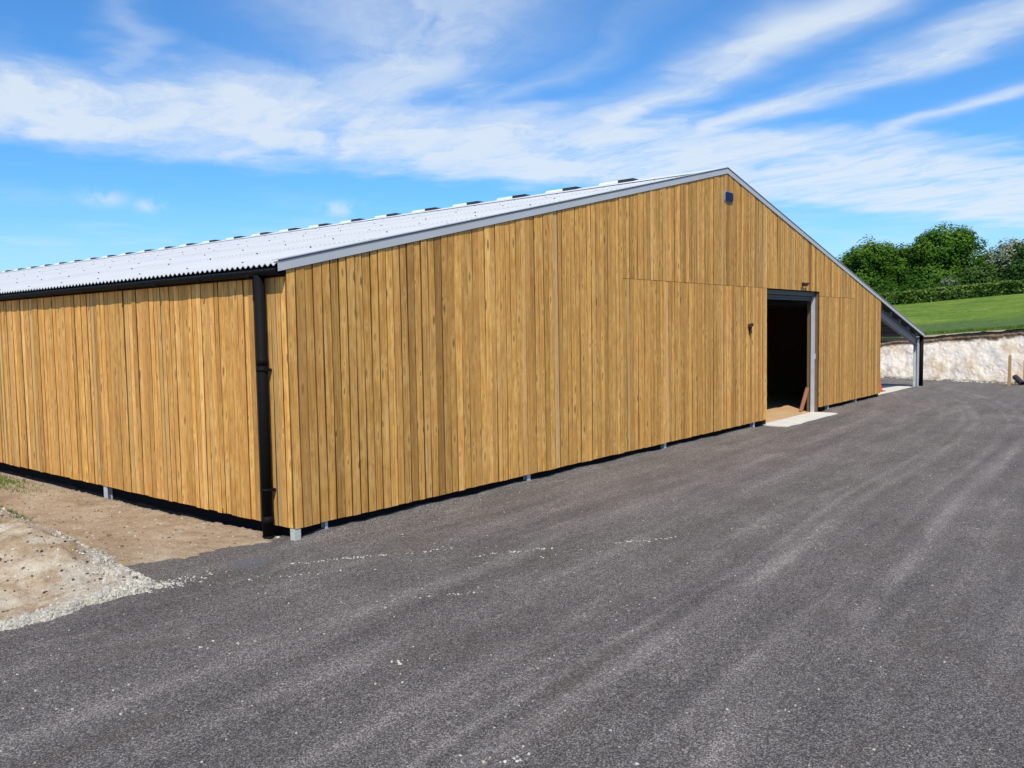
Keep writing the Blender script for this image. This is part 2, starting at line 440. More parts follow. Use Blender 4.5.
# far walls (seen only from other standpoints)
f = MB(); f.box(XE - .06, XE - .03, .05, LEN, -.4, 2.85); f.box(.03, XE - .03, LEN - .03, LEN, -.4, 2.9)
for xa, xb in ((.03, XR), (XR, XE - .03)):
    f.hexa([(xa, LEN-.03, 2.9), (xb, LEN-.03, 2.9), (xb, LEN, 2.9), (xa, LEN, 2.9),
            (xa, LEN-.03, max(2.91, zroof(xa)-.06)), (xb, LEN-.03, max(2.91, zroof(xb)-.06)), (xb, LEN, max(2.91, zroof(xb)-.06)), (xa, LEN, max(2.91, zroof(xa)-.06))])
f.build('rear_wall', M['rail'], barn)

# ---- rails behind the planks and base panel in the shadow gap
r = MB()
for z in (.12, 1.1, 2.1, 2.85):
    for a, b_ in ((.05, D0 - .05), (D1 + .05, XE - .08)): r.box(a, b_, .03, .075, z, z + .15)
    r.box(.03, .075, .08, LEN - .1, z, z + .12)
r.box(2.4, 20.6, .03, .075, 3.3, 3.42); r.build('rail', M['rail'], barn)
b = MB(); b.box(.09, D0 - .03, .11, .15, GZ - .12, .1); b.box(D1 + .03, XE - .08, .11, .15, GZ - .12, .1); b.box(.11, .15, .16, LEN - .1, GZ - .25, .1)
b.build('base_panel', M['plinth'], barn)
# added dark sheets behind the boards, blocking light from leaking inside
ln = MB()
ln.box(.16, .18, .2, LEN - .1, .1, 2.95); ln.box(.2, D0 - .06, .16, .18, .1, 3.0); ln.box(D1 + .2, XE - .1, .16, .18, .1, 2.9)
ln.build('light_block_sheet', M['plinth'], barn)

# ---- concrete stubs and steel stanchion feet under the boards
for n_, (px, py, w, m_) in enumerate([(.004, .004, .088, 'stub'), (.49, .03, .04, 'galv'), (4.5, .03, .085, 'galv'), (8.9, .03, .085, 'galv'), (13.2, .03, .085, 'galv'), (18.35, .03, .085, 'galv'), (20.85, .03, .085, 'galv')]):
    q = MB(); h0 = GZ - .08
    if m_ == 'stub': q.box(px, px + w, py, py + w, h0, -.008)
    else:  # small H-section
        q.box(px - w/2, px + w/2, py, py + .008, h0, .05); q.box(px - w/2, px + w/2, py + .07, py + .078, h0, .05); q.box(px - .004, px + .004, py + .008, py + .07, h0, .05)
    q.build('post_foot', M[m_], barn)
for py in (4.84, 9.6, 14.4, 19.2):
    q = MB(); q.box(.02, .028, py - .06, py + .06, -.4, .05); q.box(.09, .098, py - .06, py + .06, -.4, .05); q.box(.028, .09, py - .004, py + .004, -.4, .05)
    q.build('post_foot', M['galv'], barn)

# ---- roof: overlapping courses of corrugated sheets
def roof_slope(xs, side):
    mb = MB(); P = .112; nper = 8; amp = .016
    ny = int((LEN + .05) / P * nper)
    for c, (xa, xb) in enumerate(zip(xs, xs[1:])):
        # each course rides on the one below
        rows = []
        for x_, lift in ((xa, .018), (xb, .004)):
            row = []
            for k in range(ny + 1):
                yk = -.014 + k * P / nper
                z = zroof(x_) - .02 + lift + amp*math.cos(2*math.pi*k/nper)
                row.append(mb.vert((x_, yk, z)))
            rows.append(row)
        A, B = rows
        for k in range(ny): mb.face((A[k], B[k], B[k+1], A[k+1]) if side < 0 else (A[k+1], B[k+1], B[k], A[k]), 0, True)
        # lower lip of the course
        lip = [mb.vert((xa, mb.v[i][1], mb.v[i][2] - .012)) for i in A]
        for k in range(ny): mb.face((lip[k], A[k], A[k+1], lip[k+1]), 0)
    return mb
xsL = [-.135, 2.15, 4.45, 6.75, 9.05, XR - .04]
mb = roof_slope(xsL, -1)
# fixings along the purlins
for x_ in [.3 + 1.5*k for k in range(8)]:
    k = 0
    while True:
        yk = -.014 + .112 * (k*12 + (5 if int(x_*3) % 2 else 0)); k += 1
        if yk > 26: break
        if yk < .05: continue
        z = zroof(x_) - .02 + .018 + .016
        mb.box(x_ - .009, x_ + .009, yk - .009, yk + .009, z - .01, z + .008, m=1)
mb.build('roof_slope', [M['roof'], M['darksteel']], barn)
xsR = [XC, 24.5, 20.2, 16, XR + .04]
roof_slope(xsR, 1).build('roof_slope', M['roof'], barn)
li_ = MB()  # added dark sheet, its colour stands in for shade under the roof
for xa, xb in ((-.10, XR), (XR, XC - .02)):
    P = [(xa, .06, zroof(xa) - .07), (xb, .06, zroof(xb) - .07), (xb, LEN - .05, zroof(xb) - .07), (xa, LEN - .05, zroof(xa) - .07)]
    li_.hexa(P + [(p[0], p[1], p[2] + .012) for p in P])
li_.build('underside_shade_sheet', M['under'], barn)
pu = MB()
for k in range(11):
    x_ = .35 + k*1.12; pu.bar((x_, .08, zroof(x_) - .16), (x_, LEN - .1, zroof(x_) - .16), .06, .14)
for k in range(15):
    x_ = 12.3 + k*1.13; pu.bar((x_, .08, zroof(x_) - .16), (x_, LEN - .1, zroof(x_) - .16), .06, .14)
pu.build('purlin', M['rafter'], barn)

# ridge capping with open vents
rc = MB()
for sgn in (-1, 1):
    xa = XR + sgn*.32
    P = [(XR, -.01, zroof(XR) + .045), (xa, -.01, zroof(xa) + .03), (xa, LEN, zroof(xa) + .03), (XR, LEN, zroof(XR) + .045)]
    Q = [(p[0], p[1], p[2] - .014) for p in P]
    rc.hexa(Q + P) if sgn > 0 else rc.hexa([Q[1], Q[0], Q[3], Q[2], P[1], P[0], P[3], P[2]])
rc.build('ridge_cap', M['ridge'], barn)
def ridge_vent():
    z = zroof(XR) + .045; h = MB()
    P = []
    for yy in (0, .55):
        P += [(XR - .13, yy, z - .03), (XR + .13, yy, z - .03), (XR + .06, yy, z + .04), (XR - .06, yy, z + .04)]
    h.hexa([P[0], P[1], P[5], P[4], P[3], P[2], P[6], P[7]])
    q = MB(); q.box(XR - .125, XR + .125, -.42, -.01, z - .025, z + .03); q.box(XR - .13, XR + .13, -.43, .0, z + .031, z + .036)
    return h, q
vh, vq = ridge_vent()
first = None
for k in range(27):
    if first is None:
        a = vh.build('ridge_vent', M['ridge'], barn); b2 = vq.build('vent_opening', M['rubber'], a); first = (a, b2)
    else:
        a = first[0].copy(); COL.objects.link(a); a.parent = barn
        b2 = first[1].copy(); COL.objects.link(b2); b2.parent = a
    a.location = (0, 2.75 + 1.64*k, 0)

# ---- verge flashing on the gable, in lengths with a folded top
def flashing(pts):
    fl = MB()
    for (xa, xb) in pts:
        za, zb = zroof(xa), zroof(xb); g_ = .0015
        a, b_ = (xa + g_, xb - g_)
        fl.hexa([(a, -.021, ztop(xa)), (b_, -.021, ztop(xb)), (b_, -.0145, ztop(xb)), (a, -.0145, ztop(xa)),
                 (a, -.021, za + .032), (b_, -.021, zb + .032), (b_, -.0145, zb + .032), (a, -.0145, za + .032)])
        fl.hexa([(a, -.027, za + .033), (b_, -.027, zb + .033), (b_, .10, zb + .033), (a, .10, za + .033),
                 (a, -.027, za + .042), (b_, -.027, zb + .042), (b_, .10, zb + .042), (a, .10, za + .042)])
        fl.hexa([(a, -.028, za + .014), (b_, -.028, zb + .014), (b_, -.0215, zb + .014), (a, -.0215, za + .014),
                 (a, -.028, za + .0325), (b_, -.028, zb + .0325), (b_, -.0215, zb + .0325), (a, -.0215, za + .0325)], m=1)
        fl.hexa([(a, -.0185, ztop(xa) - .006), (b_, -.0185, ztop(xb) - .006), (b_, -.0150, ztop(xb) - .006), (a, -.0150, ztop(xa) - .006),
                 (a, -.0185, ztop(xa) - .0005), (b_, -.0185, ztop(xb) - .0005), (b_, -.0150, ztop(xb) - .0005), (a, -.0150, ztop(xa) - .0005)], m=1)
    return fl
edges = [-.12, 2.0, 4.35, 6.75, 9.1, XR - .35, XR]
flashing(list(zip(edges, edges[1:]))).build('verge_flashing', [M['flash'], M['darksteel']], barn)
edges = [XR, 14.1, 16.6, 19.1, 21.6, 24.1, 26.6, XC + .06]
flashing(list(zip(edges, edges[1:]))).build('verge_flashing', [M['flash'], M['darksteel']], barn)

# ---- gutter and downpipe on the near side
def gutter(x_, z_, y0, y1, sgn):
    q = MB(); n = 10; ring = []
    for yy in (y0, y1):
        o_, i_ = [], []
        for k in range(n + 1):
            a = math.pi + k*math.pi/n
            o_.append(q.vert((x_ + .062*math.cos(a), yy, z_ + .06*math.sin(a)))); i_.append(q.vert((x_ + .055*math.cos(a), yy, z_ + .053*math.sin(a))))
        ring.append((o_, i_))
    (o0, i0), (o1, i1) = ring
    for k in range(n):
        q.face((o0[k], o0[k+1], o1[k+1], o1[k]), 0, True); q.face((i0[k+1], i0[k], i1[k], i1[k+1]), 0, True)
    for k in (0, n): q.face((o0[k], o1[k], i1[k], i0[k]))
    for o_, i_ in ring: q.face(o_ + i_[::-1])      # stop ends
    return q
gq = gutter(-.092, 3.04, -.012, LEN, -1)
# fascia board closing the gap between gutter and boards
gq.box(-.028, -.012, .0, LEN, 2.96, 3.06)
gu = gq.build('gutter', M['black'], barn)
br = MB(); br.box(-.158, -.02, 0, .03, 2.966, 2.976)
b0 = br.build('gutter_bracket', M['black'], gu)
for k in range(40):
    b1 = b0 if k == 0 else b0.copy()
    if k: COL.objects.link(b1); b1.parent = gu
    b1.location = (0, .55 + 1.1*k, 0)
dp = MB(); PX, PY = -.085, .41
dp.tube((PX, PY, -.17), (PX, PY, 2.99), .064, n=20)
for z in (.02, 1.93): dp.tube((PX, PY, z), (PX, PY, z + .10), .069, n=20)
dpo = dp.build('downpipe', M['black'], barn)
for z in (1.86, .42):
    q = MB(); q.tube((PX, PY, z), (PX, PY, z + .035), .071, n=20); q.box(PX - .02, -.008, PY - .08, PY + .08, z + .004, z + .031)
    q.build('pipe_clip', M['black'], dpo)
sh = MB(); sh.tube((PX, PY, -.20), (PX, PY, -.12), .078, .07, n=20); sh.build('pipe_shoe', M['black'], dpo)

# ---- roller door
rd = empty('roller_door_holder'); bpy.data.objects.remove(rd)
fr = MB(); fr.box(D0 + .02, D0 + .10, .08, .17, GZ + .02, DZ - .14); fr.build('door_jamb', M['galv'], barn)
fr = MB(); fr.box(D1 - .17, D1 - .10, .08, .17, GZ + .02, DZ - .14); fo = fr.build('door_jamb', M['galv'], barn)
q = MB(); q.box(D0 + .02, D1 - .02, .08, .14, DZ - .13, DZ - .02); q.build('door_head', M['slat'], fo)
q = MB(); q.box(D1 - .09, D1 - .004, .03, .30, GZ, DZ - .02); q.build('reveal_board', M['rail'], fo)
q = MB(); q.box(D0 + .002, D0 + .018, .03, .30, GZ, DZ - .02); q.build('reveal_board', M['rail'], fo)
q = MB()
q.box(D0 + .1, D1 - .1, .145, .165, DZ - .20, DZ - .139)
q.box(D0 + .1, D1 - .1, .14, .18, DZ - .25, DZ - .21)
q.build('roller_curtain', M['slat'], barn)
q = MB(); q.box(D1 - .13, D1 - .098, .06, .078, 1.35, 1.5); q.build('guide_bracket', M['galv'], fo)

# ---- canopy at the far end
PZ = GZ + .0
for k in range(10):
    yy = .12 + 4.8*k
    q = MB(); q.box(28.42, 28.62, yy, yy + .014, PZ, zroof(28.5) - .28); q.box(28.42, 28.62, yy + .14, yy + .154, PZ, zroof(28.5) - .28); q.box(28.513, 28.527, yy + .014, yy + .14, PZ, zroof(28.5) - .28)
    q.box(28.40, 28.64, yy - .02, yy + .175, PZ, PZ + .015)
    q.build('canopy_post', M['galv'], barn)
    q = MB()
    a, b_ = Vector((XE - .02, yy + .077, zroof(XE) - .36)), Vector((28.62, yy + .077, zroof(28.62) - .36))
    q.bar(a, b_, .012, .24); q.bar(a + Vector((0, 0, .126)), b_ + Vector((0, 0, .126)), .15, .012); q.bar(a - Vector((0, 0, .126)), b_ - Vector((0, 0, .126)), .15, .012)
    q.build('canopy_rafter', M['rafter'], barn)
gutter(28.83, zroof(XC) - .03, -.01, LEN, 1).build('gutter', M['black'], barn)
q = MB(); q.tube((28.83, .09, GZ - .02), (28.83, .09, zroof(XC) - .06), .075, n=16); q.box(28.70, 28.83, .08, .10, .9, .94); q.build('downpipe', M['black'], barn)
q = MB(); q.box(28.56, 28.62, .3, LEN - .2, zroof(28.5) - .3, zroof(28.5) - .18); q.build('eaves_beam', M['galv'], barn)

# ------------------------------------------------------------------ things on and by the gable
def place(name, loc, label, cat): return tag(empty(name, loc), label, cat)
t_ = place('floodlight', (11.72, -.006, 5.15), 'small blue faced square light high under the gable peak', 'light')
q = MB(); w, h = .22, .13
def rounded(w, h, y0, y1, r=.06, n=5):
    mbx = MB(); pts = []
    for cx, cz, a0 in ((w - r, h - r, 0), (-w + r, h - r, 90), (-w + r, -h + r, 180), (w - r, -h + r, 270)):
        for k in range(n + 1):
            a = math.radians(a0 + 90*k/n); pts.append((cx + r*math.cos(a), cz + r*math.sin(a)))
    A = [mbx.vert((x_, y0, z_)) for x_, z_ in pts]; B = [mbx.vert((x_*.92, y1, z_*.92)) for x_, z_ in pts]
    for k in range(len(pts)): mbx.face((A[k], B[k], B[(k+1) % len(pts)], A[(k+1) % len(pts)]))
    mbx.face(B); mbx.face(A[::-1]); return mbx
rounded(.215, .125, 0, -.022).build('housing', M['bezel'], t_)
rounded(.19, .105, -.0215, -.035).build('lens', M['blue'], t_)

t_ = place('door_lamp', (16.2, -.006, 3.37), 'small dark floodlight on a bracket just above the open doorway', 'light')
q = MB(); q.box(-.05, .05, -.02, 0, -.05, .05); q.bar((0, -.01, 0), (0, -.07, -.02), .04, .04); q.build('bracket', M['rust'], t_)
q = MB(); q.hexa([(-.06, -.05, -.05), (.06, -.05, -.05), (.06, -.10, -.06), (-.06, -.10, -.06), (-.22, -.05, .03), (.22, -.05, .05), (.22, -.12, .03), (-.22, -.12, .01)]); q.build('lamp_head', M['rust'], t_)

t_ = place('door_latch', (12.84, -.006, 2.24), 'small dark hook shaped catch fixed to the boards left of the doorway', 'latch')
q = MB(); q.box(-.035, .035, -.02, 0, -.14, .09); q.build('back_plate', M['rust'], t_)
q = MB(); q.bar((-.10, -.04, .06), (.07, -.05, .085), .05, .07); q.bar((.02, -.04, .06), (.0, -.05, -.10), .035, .04); q.build('hook', M['rust'], t_)

q = MB(); q.bar((17.21, .40, GZ + .04), (17.32, .25, .56), .10, .03, up=(1, 1, 0))
o = q.build('wooden_plank', M['plank']); tag(o, 'red-brown plank leaning inside the right side of the doorway', 'plank')

# traffic cone behind the end of the cladding
c = place('traffic_cone', (25.66, .755, GZ + .022), 'faded orange traffic cone standing behind the end of the timber wall', 'traffic cone')
q = MB(); q.lathe([(.17, .03), (.15, .05), (.045, .60), (.03, .62)], n=20); q.build('cone_body', M['orange'], c)
q = MB(); q.box(-.2, .2, -.2, .2, 0, .032); q.build('cone_base', M['orange'], c)

# stakes and offcut by the chalk face
def stake(loc, h, w, tilt, label):
    q = MB(); a = Vector((0, 0, -.1)); b_ = Vector((tilt, tilt*.4, h))
    P = []
    for c_, k in ((a, 1), (b_, .8)):
        P += [c_ + Vector((-w*k, -w*k, 0)), c_ + Vector((w*k, -w*k, 0)), c_ + Vector((w*k, w*k, 0)), c_ + Vector((-w*k, w*k, 0))]
    q.hexa(P); tp = q.vert(b_ + Vector((0, 0, .06)))
    for k in range(4): q.face((4 + k, 4 + (k+1) % 4, tp))
    o = q.build('wooden_stake', M['stake'], loc=loc); return tag(o, label, 'stake', 'stakes by the chalk face')
stake((30.67, -2.57, GZ), 1.16, .055, -.03, 'slim wooden stake standing alone before the chalk face')
stake((31.5, -3.02, GZ), .95, .11, .04, 'thicker wooden stake at the right edge beside the black pipe offcut')
q = MB(); a, b_ = Vector((31.55, -2.62, .16)), Vector((31.28, -2.92, -.09))
d = (b_ - a).normalized()
q.tube(a, b_, .10, n=16, caps=False); q.tube(a, b_, .082, n=16, caps=False)
o = q.build('pipe_offcut', M['rubber']); tag(o, 'short black pipe offcut lying tilted between the wooden stakes', 'pipe')

# ------------------------------------------------------------------ ground and terrain
def grid(name, mat, xs, ys, zf, tonef=None, kind='structure'):
    mb = MB(); ny = len(ys)
    for x_ in xs:
        for y_ in ys:
            mb.vert((x_, y_, zf(x_, y_)), tonef(x_, y_) if tonef else (1, .5, .5))
    for i in range(len(xs) - 1):
        for j in range(ny - 1):
            a = i*ny + j; mb.face((a, a + ny, a + ny + 1, a + 1), 0, True)
    return struct(mb.build(name, mat), kind)
def lin(a, b, n): return [a + (b - a)*k/n for k in range(n + 1)]
def nz(x_, y_, s=1, o=0): return mnoise.noise(Vector((x_*s, y_*s, o)))

grid('ground', M['soil'], [-3000, -60, 60, 3000], [-3000, -60, 60, 3000], lambda x_, y_: -.7)
def soil_edge(x_):    # where the soil runs out under the tarmac
    return .22 - .16*(x_ + .15) + .14*nz(x_, 0, 2.2) + .07*nz(x_, 1, 7) + .05*nz(x_, 2, 19)
def ztar(x_, y_):
    e = .012*nz(x_, y_, .9) + .006*nz(x_, y_, 3.1, 4)
    hp = (.045 + .025*nz(x_, 0, 1.1, 6) + .018*nz(x_, y_, 5, 6))*sm((.3 - abs(y_ - .1))/.26)*sm((x_ + .1)/.5)*sm(max(13.4 - x_, x_ - 18)/.4)
    k = sm((-y_ - .05)/.8)
    z = GZ + e*k + hp
    if x_ < .1: z -= .35*sm((y_ - soil_edge(x_) - .12)/.5)
    return z
grid('tarmac_yard', M['tarmac'], lin(-9, -.4, 40) + lin(-.3, 23.4, 200) + lin(24, 45, 20), lin(-24, -8, 24) + lin(-7.8, -.4, 50) + lin(-.33, .5, 14) + lin(.6, 1.6, 9) + lin(2, 8, 4) + lin(12, 60, 4), ztar)
# a concrete floor inside and under the canopy, and the apron at the doorway
q = MB(); q.box(.2, XE - .07, .16, LEN - .1, GZ - .1, GZ + .025); struct(q.build('barn_floor', M['floor']))
q = MB(); q.box(XE + .0, 28.70, -.02, LEN, GZ - .1, GZ + .02); struct(q.build('canopy_floor', M['concrete']))
ap = MB(); n = 24
lo, hi = [], []
for k in range(n + 1):
    x_ = D0 - .1 + (D1 - D0 + .1)*k/n
    lo.append(ap.vert((x_ + (.0 if k else .05), -.52 + .06*nz(x_, 0, 1.6) + .02*nz(x_, 3, 9), GZ + .020))); hi.append(ap.vert((x_, .158, GZ + .022)))
lb = [ap.vert((ap.v[i][0], ap.v[i][1] - .02, GZ - .04)) for i in lo]
for k in range(n): ap.face((lo[k], lo[k+1], hi[k+1], hi[k])); ap.face((lb[k], lb[k+1], lo[k+1], lo[k]))
ap.face((lb[0], lo[0], hi[0])); ap.face((lb[-1], hi[-1], lo[-1]))
struct(ap.build('concrete_apron', M['concrete']))

# soil strip along the long side
def zsoil(x_, y_):
    d = y_ - soil_edge(x_)
    z = GZ - .06 + .075*sm((d + .25)/.5) - .055*sm((d - .3)/3)
    z += .022*nz(x_, y_, 2.3) + .018*nz(x_, y_, 7, 2) + .013*nz(x_, y_, 17, 5)
    if x_ > .02: z -= .2*sm((x_ - .02)/.06)
    return z
grid('soil_strip', M['soil'], lin(-4.5, .12, 130), lin(-.6, 6, 200) + lin(6.2, 46, 60), zsoil)

# chalky spoil bank left of it: crest line from (-1.95,-.45) back to (-1.45, 6)
def bank_inner(y_): return -1.86 + .06*(y_ + .4) + .09*nz(0, y_, 1.7) + .04*nz(0, y_, 6, 3)
def bank_front(x_): return -.42 + .05*(x_ + 2) + .13*nz(x_, 0, 1.5, 8) + .05*nz(x_, 0, 6)
def zbank(x_, y_):
    a = bank_inner(y_) - x_; b_ = y_ - bank_front(x_)
    k = sm((a + .1)/.7) * sm((b_ + .1)/1.1)
    z = GZ - .09 + .15*sm((a + .12)/.2)*sm((b_ + .12)/.22) + .36*k*sm((y_ + .6)/2.0) - .13*sm((a - .55)/.7)*k + .30*sm((a - 1.5)/3)
    z += (.05*nz(x_, y_, 2.1, 1) + .025*nz(x_, y_, 7, 2) + .014*nz(x_, y_, 20, 5))*(.3 + .7*sm(b_/.6))
    return z
def tbank(x_, y_):
    a = bank_inner(y_) - x_; b_ = y_ - bank_front(x_)
    v = max(.95*(1 - sm((a - .20)/.3)), .8*(1 - sm((b_ - .12)/.2)))
    v = max(v, .6*sm((.9 - math.hypot(x_ + 2.15, y_ + .1))/.5))
    return (max(v, .22), .5, .5)
grid('chalk_bank', M['bank'], lin(-14, -5.2, 20) + lin(-5, -1.2, 130), lin(-.9, 5.5, 190) + lin(5.8, 30, 30), zbank, tbank)

# cut chalk face and the field above it
WO = Vector((33, -.42)); WT = Vector((.3846, .9231)); WN = Vector((.9231, -.3846))
def zt(s_): return max(1.45, min(4.2, 1.84 - .075*s_))
def wp(s_, d_): p_ = WO + WT*s_ + WN*d_; return p_.x, p_.y
def zfield(s_, d_):
    zh = 3.98 + .045*(27.3 - s_); zh = max(3.2, min(6.5, zh))
    t = max(0, min(1, d_/33)); z = zt(s_)*(1 - t) + zh*t
    if d_ > 33: z += .035*(min(d_, 110) - 33)
    return z + .06*mnoise.noise(Vector((s_*.15, d_*.15, 0))) + .03*mnoise.noise(Vector((s_*.7, d_*.7, 3)))*min(1, d_)
mb = MB(); ss = lin(-45, -9, 40) + lin(-8.9, 8, 150) + lin(8.3, 62, 60); nv = 22
for s_ in ss:
    for k in range(nv + 1):
        t = k/nv
        d_ = .75*t**1.2 + .09*mnoise.noise(Vector((s_*.9, t*2, 0))) + .035*mnoise.noise(Vector((s_*2.6, t*5, 7))) + .025*mnoise.noise(Vector((s_*7, t*14, 3)))
        if k == nv: d_ = .72 + .1*mnoise.noise(Vector((s_*.9, 2, 0)))
        if t > .85: d_ -= .10*math.sin((t - .85)/.15*math.pi)
        top = zt(s_) + .07*mnoise.noise(Vector((s_*1.3, 0, 5))) + .03*mnoise.noise(Vector((s_*5, 0, 5)))
        z = GZ - .05 + (top - GZ + .05)*t
        x_, y_ = wp(s_, d_); mb.vert((x_, y_, z), (t, .5, .5))
for i in range(len(ss) - 1):
    for k in range(nv):
        a = i*(nv + 1) + k; mb.face((a, a + 1, a + nv + 2, a + nv + 1), 0, False)
struct(mb.build('chalk_face', M['chalk']))
mb = MB(); ds = [.55, .8, 1.2, 2] + lin(3, 40, 36) + lin(45, 130, 14) + [300, 900]; ss = lin(-60, 90, 100)
for s_ in ss:
    for d_ in ds:
        x_, y_ = wp(s_, d_); z = zfield(s_, d_) + (-.03 if d_ < .7 else .02)
        mb.vert((x_, y_, z), (1 - sm((d_ - 6 - 1.5*mnoise.noise(Vector((s_*.3, 0, 9))))/2.5), .5, .5))
for i in range(len(ss) - 1):
    for k in range(len(ds) - 1):
        a = i*len(ds) + k; mb.face((a, a + len(ds), a + len(ds) + 1, a + 1)[::-1], 0, True)
fo_ = struct(mb.build('grass_field', M['field']))

# ---- loose stones (uncountable): along the bank, over the yard, at the foot of the chalk
def tn(lo_, hi_): 
    v = U(lo_, hi_); return (v, v*U(.86, .93), v*U(.62, .80))
mb = MB()
for k in range(5200):
    y_ = U(-.6, 6.5); a = abs(random.gauss(0, .2)) - .05
    x_ = bank_inner(y_) - a*(.75 if y_ > .8 else 1)
    if y_ < bank_front(x_) + .02: continue
    mb.stone((x_, y_, zbank(x_, y_)), U(.005, .024)*(1.7 if rnd() < .07 else 1), tn(.36, .72) if rnd() < .85 else tn(.12, .25))
for k in range(2600):
    x_ = U(-5, -1.9); y_ = bank_front(x_) + abs(random.gauss(0, .10)) + .0
    mb.stone((x_, y_, zbank(x_, y_)), U(.006, .02), tn(.34, .66))
for k in range(1500):
    x_ = U(-4.6, -1.9); y_ = U(-.3, 4)
    if x_ < bank_inner(y_): mb.stone((x_, y_, zbank(x_, y_)), U(.005, .022), tn(.25, .6) if rnd() < .6 else tn(.05, .12))
for k in range(260):     # the tail running out over the tarmac
    t = abs(random.gauss(0, .22)); x_ = -2.0 + t + U(-.1, .1); y_ = -.35 - .12*t + random.gauss(0, .08)
    mb.stone((x_, y_, GZ), U(.005, .018), tn(.4, .7))
struct(mb.build('chalk_gravel', M['stone']), 'stuff')
tag(bpy.data.objects['chalk_gravel'], 'pale chalk gravel spilling along the edge of the brown soil bank', 'gravel')
mb = MB()
for k in range(1100):
    x_ = U(-2.2, .02); y_ = U(.1, 9)
    if x_ > bank_inner(y_) - .05 and y_ > soil_edge(x_): mb.stone((x_, y_, zsoil(x_, y_)), U(.005, .02)*(1.8 if rnd() < .04 else 1), tn(.28, .6) if rnd() < .55 else (.17, .12, .08))
o = struct(mb.build('soil_pebbles', M['stone']), 'stuff'); tag(o, 'small pebbles and clods on the bare soil below the side wall', 'pebbles')
mb = MB()
def ray_ok(x_, y_): return True
for k in range(15000):
    r_ = 1.5 + 9*rnd()**1.6; a = math.radians(U(-5, 82)); x_ = -5.9 + r_*math.cos(a); y_ = -8.2 + r_*math.sin(a)
    if y_ > -.06 or (x_ < -1.8 and y_ > bank_front(x_) - .05): continue
    v = U(.02, .17); mb.stone((x_, y_, ztar(x_, y_) - .001), U(.003, .008), (v, v*.95, v*.93))
for k in range(1300):
    x_ = -4.5 + 26*rnd()**1.5; y_ = U(-8, -.1)
    if x_ < -1.8 and y_ > bank_front(x_) - .05: continue
    mb.stone((x_, y_, ztar(x_, y_)), U(.005, .013), tn(.35, .65))
for cx, cy, L, nn in ((-.18, -1.05, .32, 60), (1.2, -2.43, .25, 40), (-.5, -2.76, .2, 22), (-1.73, -3.66, .06, 8), (2.4, -3.27, .25, 30), (.6, -1.6, .4, 18), (-2.2, -2.4, .2, 10), (-2.35, -5.2, .12, 14), (3.8, -4.1, .2, 12), (-1.1, -1.0, .5, 22)):
    for k in range(nn):
        u_ = random.gauss(0, L); x_ = cx + u_*.8; y_ = cy - u_*.52 + random.gauss(0, .03)
        mb.stone((x_, y_, ztar(x_, y_)), U(.005, .016), tn(.42, .72))
o = struct(mb.build('loose_chippings', M['stone']), 'stuff'); tag(o, 'loose grey chippings and white chalk crumbs scattered over the tarmac', 'chippings')
mb = MB()
for k in range(900):
    s_ = U(-12, 7); d_ = -abs(random.gauss(0, .22)) + .12; x_, y_ = wp(s_, d_)
    mb.stone((x_, y_, GZ), U(.02, .085), tn(.42, .72) if rnd() < .6 else tn(.12, .25))
o = struct(mb.build('chalk_rubble', M['stone']), 'stuff'); tag(o, 'white chalk rubble fallen along the foot of the cut face', 'rubble')

# ---- grass (uncountable)
def blade(mb, p, h, w, tone):
    a = U(0, 6.28); dx, dy = math.cos(a)*w, math.sin(a)*w; lx, ly = U(-.5, .5)*h, U(-.5, .5)*h
    i = [mb.vert((p[0] - dx, p[1] - dy, p[2] - .01), tone), mb.vert((p[0] + dx, p[1] + dy, p[2] - .01), tone), mb.vert((p[0] + lx, p[1] + ly, p[2] + h), tone)]
    mb.face(i)
mb = MB()
for k in range(1700):
    x_ = -.42 + random.gauss(0, .2); y_ = 7.8 + random.gauss(0, .7)
    if x_ > -.06: continue
    blade(mb, (x_, y_, zsoil(x_, y_)), U(.015, .06), .007, (.4 + .6*rnd(), 0, 0))
o = struct(mb.build('grass_patch', M['grass']), 'stuff'); tag(o, 'low green grass growing at the foot of the side wall', 'grass')
mb = MB()
for cx, cy, n_, r_ in ((-1.76, 3.55, 420, .16), (-1.62, 4.3, 420, .2), (-1.75, 2.6, 120, .1), (-2.1, 2.35, 90, .08), (-1.55, 5.0, 300, .2)):
    for k in range(n_):
        x_ = cx + random.gauss(0, r_*.6); y_ = cy + random.gauss(0, r_); blade(mb, (x_, y_, max(zbank(x_, y_), zsoil(x_, y_))), U(.02, .08), .006, (rnd()*.7, 0, 0))
o = struct(mb.build('weed_tufts', M['grass']), 'stuff'); tag(o, 'scattered small weeds sprouting on the chalk gravel bank', 'weeds')
mb = MB()
for k in range(9000):
    s_ = U(-14, 9); d_ = .62 + abs(random.gauss(0, .5)); x_, y_ = wp(s_, d_)
    blade(mb, (x_, y_, zfield(s_, d_)), U(.03, .12), .02, (.3 + rnd()*.6, 0, 0))
o = struct(mb.build('rough_grass', M['grass']), 'stuff'); tag(o, 'rough grass fringe along the top of the chalk face', 'grass')

